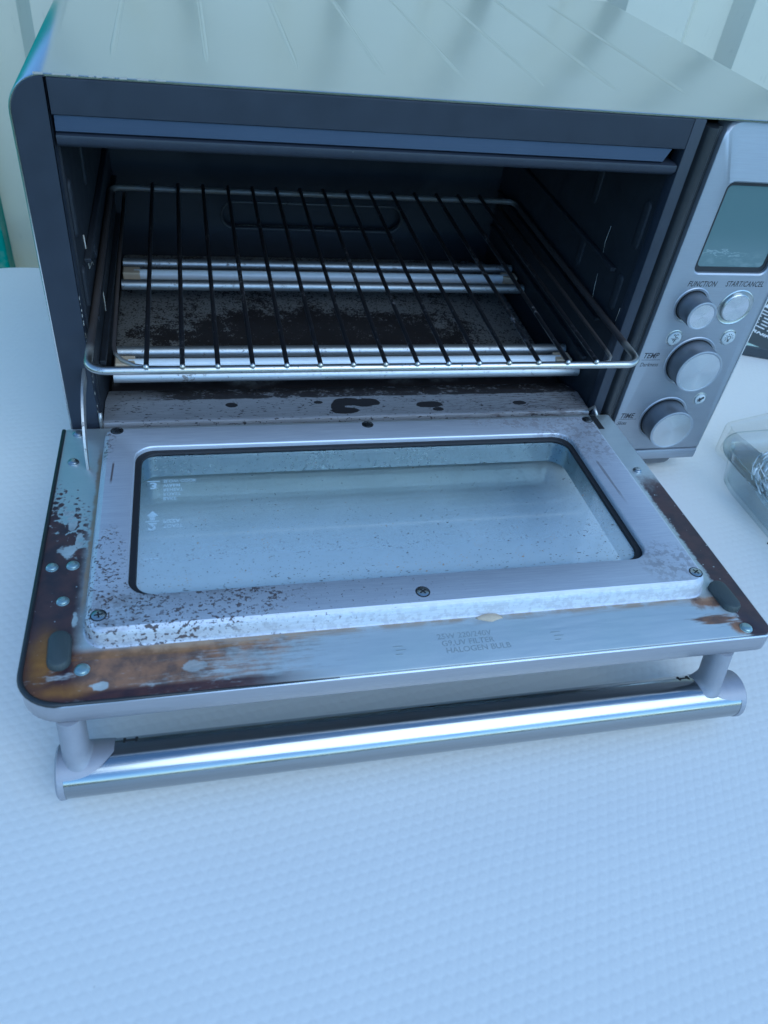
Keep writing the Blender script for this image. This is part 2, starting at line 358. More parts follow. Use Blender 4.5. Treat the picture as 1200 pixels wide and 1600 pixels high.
def m_glass(name, specks=False, tint=(.975, .99, .99), rimtint=None):
    M = Mat(name); nt = M.nt
    tr = nt.nodes.new('ShaderNodeBsdfTransparent'); tr.inputs[0].default_value = (*tint, 1)
    gl = nt.nodes.new('ShaderNodeBsdfGlossy'); gl.inputs['Roughness'].default_value = .015
    lw = nt.nodes.new('ShaderNodeLayerWeight'); lw.inputs[0].default_value = .5; fc_ = X(nt, lw.outputs['Facing']); f5 = fc_ * fc_ * fc_ * fc_ * fc_ * .96 + .045
    ms = nt.nodes.new('ShaderNodeMixShader'); nt.links.new(f5.k, ms.inputs[0]); nt.links.new(tr.outputs[0], ms.inputs[1]); nt.links.new(gl.outputs[0], ms.inputs[2])
    if rimtint: nt.links.new(M.mix((fc_ * fc_ * fc_ * fc_).sat(), tint, rimtint), tr.inputs[0])
    last = ms.outputs[0]
    if specks:
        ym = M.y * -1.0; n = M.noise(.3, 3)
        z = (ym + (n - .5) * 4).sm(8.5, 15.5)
        v = M.noise(4.6, .6, .5, (1.0, 1.4, 1)); v2 = M.noise(8.0, .6, .5, (1, 1.4, 1))
        sp = (v + z * .06 + (M.x / 38) * .02).sm(.80, .82).max((v2 + z * .06).sm(.775, .80)) * (n * 1.0 + z * .2).sm(.35, .5)
        pale_haze = (ym + (n - .5) * 3).sm(7.0, 16) * .36  # sky sheen painted into the glass as pale haze, stronger towards the front
        sc = (M.noise(2.0, 3, .6, (.25, 3.2, 1), off=(3, 3, 0)).sm(.70, .74)) * M.near(21.5, -6.0, 2.2, .9, n, .6).sm(1.1, .5) * .35
        df = nt.nodes.new('ShaderNodeBsdfDiffuse'); nt.links.new(M.mix(M.noise(.6, 1).sm(.58, .66), (.05, .03, .02), (.30, .15, .04)), df.inputs[0])
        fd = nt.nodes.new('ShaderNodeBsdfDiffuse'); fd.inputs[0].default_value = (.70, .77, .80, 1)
        m1 = nt.nodes.new('ShaderNodeMixShader'); nt.links.new((pale_haze + sc).k, m1.inputs[0]); nt.links.new(last, m1.inputs[1]); nt.links.new(fd.outputs[0], m1.inputs[2])
        m2 = nt.nodes.new('ShaderNodeMixShader'); nt.links.new((sp * (M.noise(1.3, 1) * .9 + .25)).sat().k, m2.inputs[0]); nt.links.new(m1.outputs[0], m2.inputs[1]); nt.links.new(df.outputs[0], m2.inputs[2]); last = m2.outputs[0]
    nt.links.new(last, M.out.inputs[0]); return M.m
def m_screen():
    M = Mat('lcd_screen'); n = M.noise(1.4, 3, .5, (1, 1, 2.5)); g = M.z.sm(17.3, 23.5)
    smear = ((M.z - 18.7 - (n - .5) * 1.5).abs()).sm(.09, .0) * M.x.sm(44.5, 43) * .5
    pale_haze = n.sm(.45, .7) * M.z.sm(19.2, 18.0) * .22
    M.set(base=M.mix((smear + pale_haze).sat(), (.11, .165, .168), (.29, .36, .365)), rough=.12, spec=.6); return M.m
def m_cap():
    M = Mat('spun_aluminium'); t = M.nt.nodes.new('ShaderNodeTangent'); t.direction_type = 'RADIAL'; t.axis = 'Y'
    M.nt.links.new(t.outputs[0], M.b.inputs['Tangent'])
    M.set(base=(.62, .63, .64), rough=.20, metal=1.0, aniso=.95, arot=.25); return M.m
def m_fence(name, base, sc=.25):
    M = Mat(name); n = M.noise(sc, 4); d = M.noise(2.2, 3, .6, (1, 1, .25))
    c = M.mix(n, tuple(q * .94 for q in base), base); c = M.mix(d.sm(.62, .74) * .25, c, tuple(q * .6 for q in base))
    c = M.mix(M.z.sm(8, -8) * M.noise(.5, 3).sm(.4, .7) * .35, c, (.50, .46, .34))
    M.set(base=c, rough=.45, spec=.35); return M.m
def m_ground():
    M = Mat('lawn_ground'); n = M.noise(.02, 5); f = M.noise(.6, 4)
    M.set(base=M.mix(n * .6 + f * .4, (.030, .060, .020), (.055, .085, .030)), rough=.95, spec=.1); M.bump(f, .3, .5); return M.m

def m_top():
    M = Mat('brushed_steel_top'); g = M.noise(3, 2, .5, (.1, 5, 5)); b = M.noise(.12, 2)
    M.set(base=M.mix(b, (.70, .70, .68), (.76, .76, .74)), rough=(g - .5) * .06 + (b - .5) * .08 + .24, metal=1.0); M.bump(M.noise(.09, 1), .25, .35); return M.m
MT = m_table(); BLACK = m_black(); CAV = m_cavity(); SHEET = m_inner_sheet(); PLATE = m_plate(); THR = m_threshold(); CRUMB = m_crumb()
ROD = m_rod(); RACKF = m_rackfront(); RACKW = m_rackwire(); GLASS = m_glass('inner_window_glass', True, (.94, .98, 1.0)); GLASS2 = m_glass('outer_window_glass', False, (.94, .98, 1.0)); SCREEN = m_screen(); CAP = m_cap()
STEEL = steel('brushed_steel_panel', (.38, .40, .44), .52, metal=.8); TOPST = m_top(); DOORST = steel('brushed_steel_door_edge', (.52, .52, .55), .36)
CHROME = steel('polished_handle_steel', (.37, .38, .385), .19, (.05, 3, 3)); POST = plain('grey_cast_post', (.30, .30, .33), .48, .35)
QUARTZ = plain('quartz_tube', (.72, .76, .80), .25, 0, .6, .05); CERAM = plain('ceramic_block', (.52, .42, .30), .8)
STRIP = steel('header_strip_steel', (.055, .068, .10), .42); RUBBER = plain('dark_rubber', (.045, .055, .055), .55); SCREW = steel('screw_steel', (.50, .52, .52), .3, (2, 2, 2)); HOLE = plain('dark_recess', (.012, .012, .014), .7)
KNURL = plain('knob_grey_metal', (.20, .21, .23), .42, .75); PRINTB = plain('black_print', (.03, .03, .035), .5); PRINTW = plain('white_print', (.75, .76, .76), .5); PRINTG = plain('glass_print', (.80, .84, .85), .5)
TEALST = plain('tinted_rivet_steel', (.36, .46, .45), .34, .8); BLKPLAST = plain('black_plastic', (.02, .022, .025), .4)
BUTTON = plain('grey_rubber_button', (.42, .45, .46), .5); GREENP = m_fence('green_painted_steel', (.015, .26, .20)); CREAMP = m_fence('cream_painted_steel', (.55, .54, .44))
ARMST = m_rod('hinge_arm_steel', (.50, .48, .45)); LINER = steel('window_liner_steel', (.52, .58, .60), .3, (1, 1, 1))

# ------------------------------------------------------------------ setting
def quad(name, x0, x1, y0, y1, z, mat): return mk(name, [(x0, y0, z), (x1, y0, z), (x1, y1, z), (x0, y1, z)], [(0, 1, 2, 3)], mat)
g = quad('ground', -4000, 4000, -4000, 4000, -74, m_ground()); tag(g, 'short green lawn under the table', kind='structure')
# table: top slab, four legs, and the bubble mat laid over it
tb = empty('table', (42, -4, -74)); tag(tb, 'long table beneath the white bubble mat', 'table')
TW = plain('table_board', (.55, .55, .53), .5)
V, F = rrplate((-14.5, 97, -44.5, 34.9), 6, [(.2, -3.2), (0, -3), (0, -.75), (.2, -.55)]); mk('tabletop', V, F, TW, tb)
for lx, ly in ((-9, -38), (92, -38), (-9, 29), (92, 29)):
    MB().tube([(lx, ly, -74), (lx, ly, -3.2)], 1.6, 12).build('leg', TW, tb, smooth=False, autos=40)
V, F = rrplate((-15, 97.5, -45, 35.35), 6.5, [(.0, -3.0), (0, -.6), (.12, -.2), (.45, 0)], n=10, closed_bottom=False)
mat_ = mk('bubble_mat', V, F, MT); tag(mat_, 'white embossed bubble mat covering the table', 'mat')
# cream ribbed fence behind, a green one at its left end
def ribbed(x0, x1, z0, z1, period, phase, ribw, slope, depth, y):
    prof = [x0]; out = [(x0, 0)]; k = math.floor((x0 - phase) / period)
    while phase + k * period < x1:
        b = phase + k * period
        for dx, d in ((0, 0), (slope, -depth), (slope + ribw, -depth), (2 * slope + ribw, 0)):
            if x0 < b + dx < x1: out.append((b + dx, d))
        k += 1
    out.append((x1, 0)); V = []; F = []
    for x, d in out: V += [(x, y + d, z0), (x, y + d, z1), (x, y + d + .12, z0), (x, y + d + .12, z1)]
    for i in range(len(out) - 1):
        a = 4 * i; b = a + 4; F += [(a, b, b + 1, a + 1), (a + 2, a + 3, b + 3, b + 2), (a + 1, b + 1, b + 3, a + 3), (a, a + 2, b + 2, b)]
    return V, F
V, F = ribbed(-11.6, 175, -72, 95, 14.72, -6.6 - 14.72 * 0, 7.4, 1.5, 1.9, 47.5)
fc = mk('fence', V, F, CREAMP); tag(fc, 'cream ribbed steel fence behind the oven', 'fence')
ge = empty('fence', (-14, 47, -72)); tag(ge, 'green steel fence panel at the left end of the cream fence', 'fence')
MB().box(-70, -11.7, 47.4, 48.2, -72, 46, .1).build('panel', GREENP, ge)
MB().box(-15.2, -11.65, 44.9, 47.3, -72, 46, .2).build('post', GREENP, ge)

# ------------------------------------------------------------------ the oven
oven = empty('toaster_oven', (23.5, 16, 0)); tag(oven, 'stainless steel countertop toaster oven with its door folded down open', 'toaster oven')
W, H0, H1, DEP, XP = 47.05, 1.9, 26.92, 33.3, 38.7
# outer shell: rounded sleeve, open to the front
V = []; F = []; n = 10; L = 4 * (n + 1)
def sl_loop(ins, y, r): return [(a, y, b) for a, b in rr(0 + ins, W - ins, H0 + ins, H1 - ins, (.6, .6, 1.9, 1.9) if r is None else r, n)]
loops = [(0.12, DEP), (0.0, DEP - .12), (0, .14), (.05, .04), (.14, .04), (.16, .2), (.16, DEP - .2)]
for ins, y in loops: V += sl_loop(ins, y, [max(.1, q - ins) for q in (.6, .6, 1.9, 1.9)])
for i in range(len(loops) - 1):
    for k in range(L): F.append((i * L + k, i * L + (k + 1) % L, (i + 1) * L + (k + 1) % L, (i + 1) * L + k))
F.append(tuple(range(L)))
mk('housing', V, F, TOPST, oven, autos=35)
# pressed ridges on the top sheet
rv = []; rf = []
N = 40
for i in range(N + 1):
    t = i / N; y = 3.7 + t * 25.5; e = min(1, t * 14, (1 - t) * 14) ** .6; hw = .05 + .13 * e; h = .10 * e
    for k in range(7):
        a = math.pi * k / 6; rv.append((math.cos(a) * hw, y, H1 - .01 + math.sin(a) * h))
for i in range(N):
    for k in range(6): rf.append((i * 7 + k, i * 7 + k + 1, (i + 1) * 7 + k + 1, (i + 1) * 7 + k))
r0 = None
for k in range(1, 9):
    if r0 is None: r0 = mk('ridge', [(x + 4.77, y, z) for x, y, z in rv], rf, TOPST, oven, smooth=True)
    else: share(r0, 'ridge', (4.77 * (k - 1), 0, 0), oven)
# front frame: left pillar with rounded corner, header, right pillar and gasket ridge
V, F = rrplate((.12, 1.86, H0 + .1, H1 - .1), (.3, .05, .05, 1.75), [(0, -1.2), (0, -.04), (.05, .02)], mp=lambda a, b, h: (a, -h, b), n=10)
mk('left_pillar', V, F, BLACK, oven, autos=35)
def extrude_x(prof, x0, x1, closed=True):
    V = [(x0, a, b) for a, b in prof] + [(x1, a, b) for a, b in prof]; n = len(prof)
    F = [(i, (i + 1) % n, n + (i + 1) % n, n + i) for i in range(n)] + [tuple(range(n))[::-1], tuple(range(n, 2 * n))]
    return V, F
V, F = extrude_x([(1.2, 26.75), (.1, 26.75), (.02, 26.68), (.02, 25.12), (.10, 25.05), (.9, 25.05), (1.2, 25.1)], 1.95, 36.5); hd = mk('header', V, F, BLACK, oven)
V, F = extrude_x([(.95, 25.06), (.30, 25.04), (.16, 24.30), (.32, 24.2), (.95, 24.2)], 2.0, 35.9)
for i, v in enumerate(V):
    if v[0] > 20 and v[2] < 24.5: V[i] = (35.45, v[1], v[2])
mk('header_strip', V, F, STRIP, hd)
V, F = extrude_x([(1.4, 24.19), (.30, 24.19), (.10, 24.12), (.06, 23.95), (.12, 23.72), (.34, 23.52), (.7, 23.45), (1.4, 23.5)], 1.98, 36.45); mk('header_lip', V, F, BLACK, hd, autos=40)
MB().box(36.52, 37.3, 0.0, 1.2, H0 + .1, H1 - .15, .08).build('right_pillar', BLACK, oven, autos=35)
def extrude_z(prof, z0, z1):
    V = [(a, b, z0) for a, b in prof] + [(a, b, z1) for a, b in prof]; n = len(prof)
    F = [(i, (i + 1) % n, n + (i + 1) % n, n + i) for i in range(n)] + [tuple(range(n))[::-1], tuple(range(n, 2 * n))]
    return V, F
prof = [(37.34, 1.0), (37.36, .35), (37.5, .22)] + [(37.9 + .36 * math.cos(math.radians(a)), .12 - .32 * math.sin(math.radians(a))) for a in range(170, 9, -20)] + [(38.34, .3), (38.66, .36), (38.66, 1.0)]
V, F = extrude_z(prof, H0 + .2, H1 - .55); mk('gasket_strip', V, F, BLKPLAST, oven, autos=50)
# cavity liner
V = []; F = []
def face(*p):
    b = len(V); V.extend(p); F.append(tuple(range(b, b + len(p))))
x0, x1, y0, y1, z0, z1 = 1.98, 36.52, .5, 27.2, 5.0, 23.6
cv = MB()
cv.box(x0 - .3, x0, .9, y1, z0, z1); cv.build('cavity_wall', CAV, oven)
MB().box(x1, x1 + .3, .9, y1, z0, z1).build('cavity_wall', CAV, oven)
MB().box(x0 - .3, x1 + .3, 1.0, y1 + .3, z1, z1 + .3).build('cavity_ceiling', CAV, oven)
# rear wall with the pressed stadium pocket
V, F = rrplate((x0 - .3, x1 + .3, z0 - .5, z1), .2, [(0, 0), (0, .3)], hole=(11.0, 27.4, 8.0, 10.2), hr=1.08, hlevels=[(-.05, 0), (0, .22), (.12, .3)], mp=lambda a, b, h: (a, y1 + .3 - h, b), n=10)
bw = mk('cavity_back', V, F, CAV, oven, autos=35)
V, F = rrplate((10.7, 27.7, 7.7, 10.5), 1.2, [(0, 0), (0, .2)], mp=lambda a, b, h: (a, y1 + 1.4 - h, b), n=10); mk('pocket', V, F, CAV, bw)
pts = [(a, y1 - .02, b) for a, b in rr(10.9, 27.5, 7.9, 10.3, 1.18, 10)]
MB().tube(pts, .10, 6, closed=True).build('pocket_rim', plain('rim_black_gloss', (.035, .037, .04), .3), bw, smooth=True)
MB().box(x0 - .3, x1 + .3, 2.6, y1 + .3, 4.2, 4.5).build('cavity_floor', CAV, oven)
# pressed dimples and rack rails on the side walls
def stadium_x(x, yc, zc, hy, hz, t):
    V, F = rrplate((yc - hy, yc + hy, zc - hz, zc + hz), min(hy, hz) * .98, [(0, 0), (.05, t * .7), (.18, t)], mp=lambda a, b, h: (x + h, a, b), n=6); return V, F
for xw, sg in ((x0, 1), (x1, -1)):
    for yc, zc, hz in ((1.75, 19.8, 1.6), (2.1, 15.0, 1.3), (8.6, 14.9, 1.2), (8.8, 19.8, 1.4)):
        V, F = stadium_x(xw, yc, zc, .42, hz, .16 * sg); mk('wall_dimple', V, F, CAV, oven, autos=40)
    for zc in (9.2, 12.4, 16.2):
        MB().box(min(xw, xw + .42 * sg), max(xw, xw + .42 * sg), 3.0, 26.5, zc - .22, zc + .1, .08).build('rack_rail', CAV, oven)
# small ragged tears of peeled coating on the left wall and its front edge
peel = plain('bare_peeled_metal', (.42, .40, .36), .5, .4)
for pts in ([(2.02, 4.2, 17.2), (2.03, 4.5, 15.5), (2.05, 4.4, 15.0), (2.1, 5.5, 14.9), (2.1, 6.2, 14.4)], [(2.02, 9.5, 11.6), (2.03, 9.8, 9.8), (2.06, 9.4, 9.0), (2.1, 10.6, 8.8), (2.1, 11.6, 8.6)]):
    MB().tube(pts, .045, 5).build('peeled_flake', peel, oven, smooth=True)
for pts in ([(36.49, 5.4, 18.2), (36.48, 5.5, 17.0), (36.48, 5.3, 16.2)], [(36.49, 5.2, 14.8), (36.48, 5.0, 13.6), (36.48, 4.8, 12.9)], [(36.49, .95, 14.4), (36.47, .9, 14.1), (36.48, .95, 13.4)]):
    MB().tube(pts, .018, 5).build('peeled_flake', peel, oven, smooth=True)
for i in range(26):
    z = random.uniform(6.5, 17.5); h = random.uniform(.04, .3) * (2 if z < 12 and random.random() < .3 else 1)
    MB().box(1.84, 1.84 + random.uniform(.02, .05), -.035, .02, z, z + h, .008).build('paint_chip', peel, oven)
xx = 1.4
while xx < 7.2:
    l = random.uniform(.12, .7); MB().box(xx, xx + l, -.004, .12, H1 - .05 - random.uniform(.0, .03), H1 + .004, .008).build('paint_chip', peel, oven); xx += l + random.uniform(.02, .5)
# threshold plate at the mouth
prof = [(.25, 5.6), (.08, 5.8), (.05, 6.2), (.12, 6.42), (.3, 6.5), (.5, 6.46), (2.45, 6.46), (2.7, 6.4), (4.9, 5.62), (5.2, 5.45), (5.2, 5.3), (2.5, 6.2), (.5, 6.25), (.3, 5.6)]
V, F = extrude_x(prof, 2.05, 36.35); mk('threshold_plate', V, F, THR, oven, autos=40)
V, F = rrplate((2.2, 36.3, 5.0, 26.8), .4, [(0, 5.2), (0, 5.35), (.1, 5.4)]); ct = mk('crumb_tray', V, F, CRUMB); tag(ct, 'burnt black crumb tray on the floor of the oven cavity', 'tray')
rc = random.Random(21); ch = MB()
for i in range(420):
    x_, y_ = rc.uniform(3, 35.5), rc.uniform(7.0, 24); 
    if rc.random() < .3: y_ = rc.uniform(2.9, 5.0)
    zb = 5.40 if y_ > 5.1 else 6.33 - (y_ - 2.9) * .36
    r_ = rc.uniform(.04, .13) * (1.6 if rc.random() < .12 else 1); n_ = 6; a0 = rc.uniform(0, 6)
    ring = [(x_ + r_ * rc.uniform(.6, 1.25) * math.cos(a0 + k * 2 * math.pi / n_), y_ + r_ * rc.uniform(.6, 1.25) * math.sin(a0 + k * 2 * math.pi / n_), zb - .01) for k in range(n_)]
    ch.add(ring + [(x_ + rc.uniform(-.3, .3) * r_, y_ + rc.uniform(-.3, .3) * r_, zb + r_ * rc.uniform(.4, .9))], [(k, (k + 1) % n_, n_) for k in range(n_)])
co = ch.build('burnt_crumbs', plain('charred_crumbs', (.022, .017, .015), .5, sc=5)); tag(co, 'charred black crumbs scattered over the oven floor', 'crumbs', kind='stuff')
# heating elements: quartz tube between two steel guard rods
def element(y, gap):
    e = MB().tube([(3.6, y, 7.75), (35.4, y, 7.75)], .42, 14).build('heating_element', QUARTZ, oven, autos=40)
    for dy, dz in ((gap, .05), (-gap, -.05)):
        MB().tube([(2.7, y + dy, 7.8 + dz), (36.35, y + dy, 7.8 + dz)], .41, 14).build('guard_rod', ROD, e, autos=40)
    for xa in (2.75, 34.9): MB().box(xa, xa + 1.3, y - .55, y + .55, 7.3, 8.15, .08).build('ceramic_block', CERAM, e)
    MB().box(2.7, 36.35, y - gap * .2, y + gap * .9, 6.95, 7.1, .03).build('reflector', ROD, e)
element(4.95, 1.45); element(18.25, 1.75)
for z in (22.6,):
    for y in (6, 18): MB().tube([(3, y, z), (35.5, y, z)], .4, 10).build('upper_heating_element', CAV, oven, autos=40)

# control panel -----------------------------------------------------
PF = Matrix(((1, 0, 0, 0), (0, 0, -1, 0), (0, 1, 0, 0), (0, 0, 0, 1)))       # x right, y up, z to the front
def pm(a, b, h): return (a, -h, b)
V, F = rrplate((XP, W, 2.56, H1 - .06), (.25, .25, .3, 1.25), [(0, -1.2), (0, -.2), (.06, -.06), (.2, 0)], hole=(40.3, 45.75, 17.45, 23.35), hr=.45, hlevels=[(0, -.35), (0, -.08), (.10, 0)], mp=pm, n=8)
# roll the top of the face back over a soft radius
for i, v in enumerate(V):
    t = max(0.0, v[2] - 25.6) / 1.3; V[i] = (v[0], v[1] + .55 * t * t, v[2])
panel = mk('control_panel', V, F, STEEL, oven, autos=35)
tr_prof = [(0, 0)]
V, F = rrplate((40.2, 45.85, 17.35, 23.45), .5, [(0, -.5), (0, -.3)], mp=pm, n=6); mk('screen', V, F, SCREEN, panel)
V, F = rrplate((40.3, 45.75, 17.45, 23.35), .45, [(0, -.30), (0, -.26)], hole=(40.55, 45.5, 17.8, 23.1), hr=.3, hlevels=[(0, -.30), (0, -.26)], mp=pm, n=6); mk('screen_surround', V, F, BLKPLAST, panel)
MB().box(XP + .05, W, -.02, 1.0, 1.55, 2.5, .14).build('panel_lower_lip', STEEL, panel, autos=35)
V, F = rrplate((XP - 3, W - .9, .35, 9), 1.6, [(.5, .45), (.1, .75), (0, 1.5)], n=6); mk('base_skirt', V, F, plain('grey_plastic_base', (.10, .105, .115), .5), oven, autos=40)
def knob(cx, cz, rad, dep, teeth):
    C = Matrix(((1, 0, 0, cx), (0, 0, -1, 0), (0, 1, 0, cz), (0, 0, 0, 1)))
    b = MB()
    b.lathe([(rad + .30, -.02), (rad + .30, .0), (rad + .24, .05), (rad + .18, .04), (rad + .10, .012)], C, 64, 1)                 # dished rim in the panel
    k = MB(); n = teeth * 2
    k.lathe([(rad * 1.0 - .03, .0), (rad, .06), (rad, dep - .12), (rad - .02, dep - .08)], C, n, 0, lambda i, q, r: r + (.018 if (q % 2 and 0 < i < 3) else 0))
    k.lathe([(rad - .03, dep - .1), (rad + .015, dep - .08), (rad + .015, dep - .02), (rad - .04, dep), (rad - .14, dep), (rad - .17, dep - .03)], C, 64, 1)
    mk('knob_recess', [v for v in b.v], b.f, [HOLE, STEEL], panel, mi=[(1 if len(f) == 4 else 0) for f in b.f], autos=30)
    ko = mk('knob', k.v, k.f, [KNURL, STEEL], panel, mi=k.m, autos=50)
    c = MB(); c.lathe([(rad - .17, dep - .05), (rad - .17, dep - .028)], C, 64); c.build('knob_face', CAP, panel, autos=40)
knob(41.14, 15.12, 1.02, 1.55, 44); knob(42.87, 10.70, 1.68, 1.5, 70); knob(42.66, 5.62, 1.66, 1.6, 70)
def disc_button(cx, cz, r, h, mat, name):
    C = Matrix(((1, 0, 0, cx), (0, 0, -1, 0), (0, 1, 0, cz), (0, 0, 0, 1)))
    MB().lathe([(r + .12, -.01), (r + .12, .012), (r + .06, .03), (r + .03, .012)], C, 40).build('button_ring', [SCREW], panel, autos=30)
    return MB().lathe([(r, 0), (r, h - .04), (r - .05, h)], C, 40).build(name, mat, panel, autos=40)
C = Matrix(((1, 0, 0, 44.6), (0, 0, -1, 0), (0, 1, 0, 14.98), (0, 0, 0, 1)))
MB().lathe([(1.32, -.01), (1.32, .02), (1.26, .045), (1.20, .014)], C, 64).build('start_button_ring', [SCREW], panel, autos=30)
MB().lathe([(1.02, -.01), (1.02, .10), (.98, .13)], C, 64).build('start_button', [SCREW], panel, autos=30)
MB().lathe([(.93, .10), (.93, .142)], C, 64).build('start_button_face', CAP, panel, autos=40)
for cx, cz, r, nm in ((40.84, 12.62, .50, 'c'), (45.12, 12.64, .50, 'l'), (45.12, 7.38, .42, 's')):
    disc_button(cx, cz, r, .14, BUTTON, 'button')
def pt(x, z, h=0.0): return Matrix.Translation(Vector((x, -h, z)) * S) @ PF
text('lettering', 'FUNCTION', .38, pt(41.3, 16.52), PRINTB, panel, .22, 'CENTER', width=.72, bold=.018, space=1.08)
text('lettering', 'START/CANCEL', .38, pt(44.55, 16.55), PRINTB, panel, .22, 'CENTER', width=.70, bold=.018, space=1.08)
text('lettering', 'TEMP', .43, pt(38.98, 10.98), PRINTB, panel, .22, width=.80, bold=.02)
text('lettering', 'Darkness', .31, pt(38.98, 10.30), PRINTB, panel, .22, width=.80, bold=.01, space=1.06)
text('lettering', 'TIME', .45, pt(38.98, 5.72), PRINTB, panel, .22, width=.82, bold=.02)
text('lettering', 'Slices', .31, pt(38.95, 5.12), PRINTB, panel, .22, width=.80, bold=.015)
for z in (10.82, 5.6): MB().box(38.98, 40.45, -.006, -.002, z, z + .03).build('lettering_rule', PRINTB, panel)
# symbols on the small buttons
text('lettering', '°C', .26, pt(40.62, 12.70, .14), PRINTB, panel, .1, bold=.03); text('lettering', '°F', .26, pt(40.62, 12.32, .14), PRINTB, panel, .1, bold=.03)
MB().box(40.52, 41.16, -.147, -.143, 12.61, 12.645).build('lettering_rule', PRINTB, panel)
def flat(pts, x, z, h, t=.004): return [(x + a, -h - t, z + b) for a, b in pts]
sb = MB(); R2 = [(math.cos(i * math.pi / 8), math.sin(i * math.pi / 8)) for i in range(16)]
for i in range(16):
    j = (i + 1) % 16
    sb.add(flat([(R2[i][0] * .16, R2[i][1] * .16 + .04), (R2[j][0] * .16, R2[j][1] * .16 + .04), (R2[j][0] * .11, R2[j][1] * .11 + .04), (R2[i][0] * .11, R2[i][1] * .11 + .04)], 45.12, 12.64, .14), [(0, 1, 2, 3)])
for i in range(-2, 7):
    a = i * math.pi / 5
    if -0.6 < a < 3.8:
        d = (math.cos(a), math.sin(a)); q = (-d[1] * .025, d[0] * .025)
        sb.add(flat([(d[0] * .21 - q[0], d[1] * .21 + .04 - q[1]), (d[0] * .34 - q[0], d[1] * .34 + .04 - q[1]), (d[0] * .34 + q[0], d[1] * .34 + .04 + q[1]), (d[0] * .21 + q[0], d[1] * .21 + .04 + q[1])], 45.12, 12.64, .14), [(0, 1, 2, 3)])
sb.add(flat([(-.08, -.27), (.08, -.27), (.08, -.14), (-.08, -.14)], 45.12, 12.64, .14), [(0, 1, 2, 3)])
sb.build('lamp_symbol', PRINTB, panel)
sb = MB()
for ox, oz, rr_ in ((-.06, -.02, .21), (.16, .14, .10)):
    for i in range(6):
        a = i * math.pi / 3; d = (math.cos(a), math.sin(a)); q = (-d[1] * .05, d[0] * .05)
        sb.add(flat([(ox - q[0], oz - q[1]), (ox + d[0] * rr_ - q[0], oz + d[1] * rr_ - q[1]), (ox + d[0] * rr_ + q[0], oz + d[1] * rr_ + q[1]), (ox + q[0], oz + q[1])], 45.12, 7.38, .14, .004 + .0005 * i), [(0, 1, 2, 3)])
sb.build('snowflake_symbol', PRINTB, panel)

# door, folded down ------------------------------------------------
ANG = -math.atan((7.55 - 6.34) / 21.69)
DF = Matrix.Translation(Vector((0, -.29, 6.34)) * S) @ Matrix.Rotation(ANG, 4, 'X')
DL = 21.72                                                     # local y runs 0 .. -DL
door_rect = (-.37, 37.85, -DL, 0); win = (4.25, 32.9, -15.85, -3.35)
V, F = rrplate(door_rect, (2.0, .7, .25, .25), [(.5, -1.5), (.18, -1.42), (0, -1.15), (0, -.12), (.05, -.05)], hole=win, hr=1.3, hlevels=[(0, -1.5), (0, -.05)], n=10)
door = mk('door', V, F, DOORST, oven, DF, autos=35)
V, F = rrplate((-.2, 37.72, -DL + .12, -.02), (1.9, .6, .2, .2), [(0, -.04), (0, 0), (.03, .02)], hole=win, hr=1.3, hlevels=[(0, -.04), (0, .02)], n=10)
sheet = mk('inner_sheet', V, F, SHEET, door, DF, autos=35)
# black edging along the left and around the front left corner
e = MB(); pts = [(-.30, -.15, -.02), (-.30, -DL + 2.0, -.02)] + [(-.30 + 2.0 - 2.0 * math.cos(math.radians(a)), -DL + 2.0 - 1.93 * math.sin(math.radians(a)), -.02) for a in range(10, 91, 10)] + [(4, -DL + .06, -.03), (14, -DL + .06, -.05)]
e.tube(pts, [.14] * 10 + [.09] * (len(pts) - 11) + [.02], 8).build('edge_trim', BLKPLAST, door, DF, smooth=True)
# raised window plate
pr = (2.33, 35.42, -18.55, -1.35)
V, F = rrplate(pr, (1.1, 1.1, .7, .7), [(-.12, .02), (-.05, .06), (0, .2), (.02, .62), (.12, .86), (.34, 1.0)], hole=(4.25, 32.75, -16.2, -3.6), hr=1.15, hlevels=[(0, .52), (0, .90), (.04, .97), (.10, 1.0)], n=10)
plate = mk('window_plate', V, F, PLATE, door, DF, autos=28)
V, F = rrplate((4.1, 32.9, -16.35, -3.45), 1.3, [(0, .515), (0, .66)], hole=(4.62, 32.38, -15.9, -3.92), hr=1.0, hlevels=[(0, .515), (.05, .66)], n=10); mk('window_gasket', V, F, HOLE, door, DF)
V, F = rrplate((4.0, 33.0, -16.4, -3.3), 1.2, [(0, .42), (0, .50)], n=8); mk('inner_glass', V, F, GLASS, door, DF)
V, F = rrplate((4.0, 33.15, -16.3, -3.1), 1.35, [(0, -1.45), (0, .10)], hole=(4.3, 32.8, -15.8, -3.45), hr=1.2, hlevels=[(0, -1.45), (0, .10)], n=10); mk('window_liner', V, F, LINER, door, DF, autos=35)
V, F = rrplate((3.7, 33.4, -16.6, -2.9), 1.4, [(0, -1.75), (0, -1.55)], n=8); og = mk('outer_glass', V, F, GLASS2, door, DF)
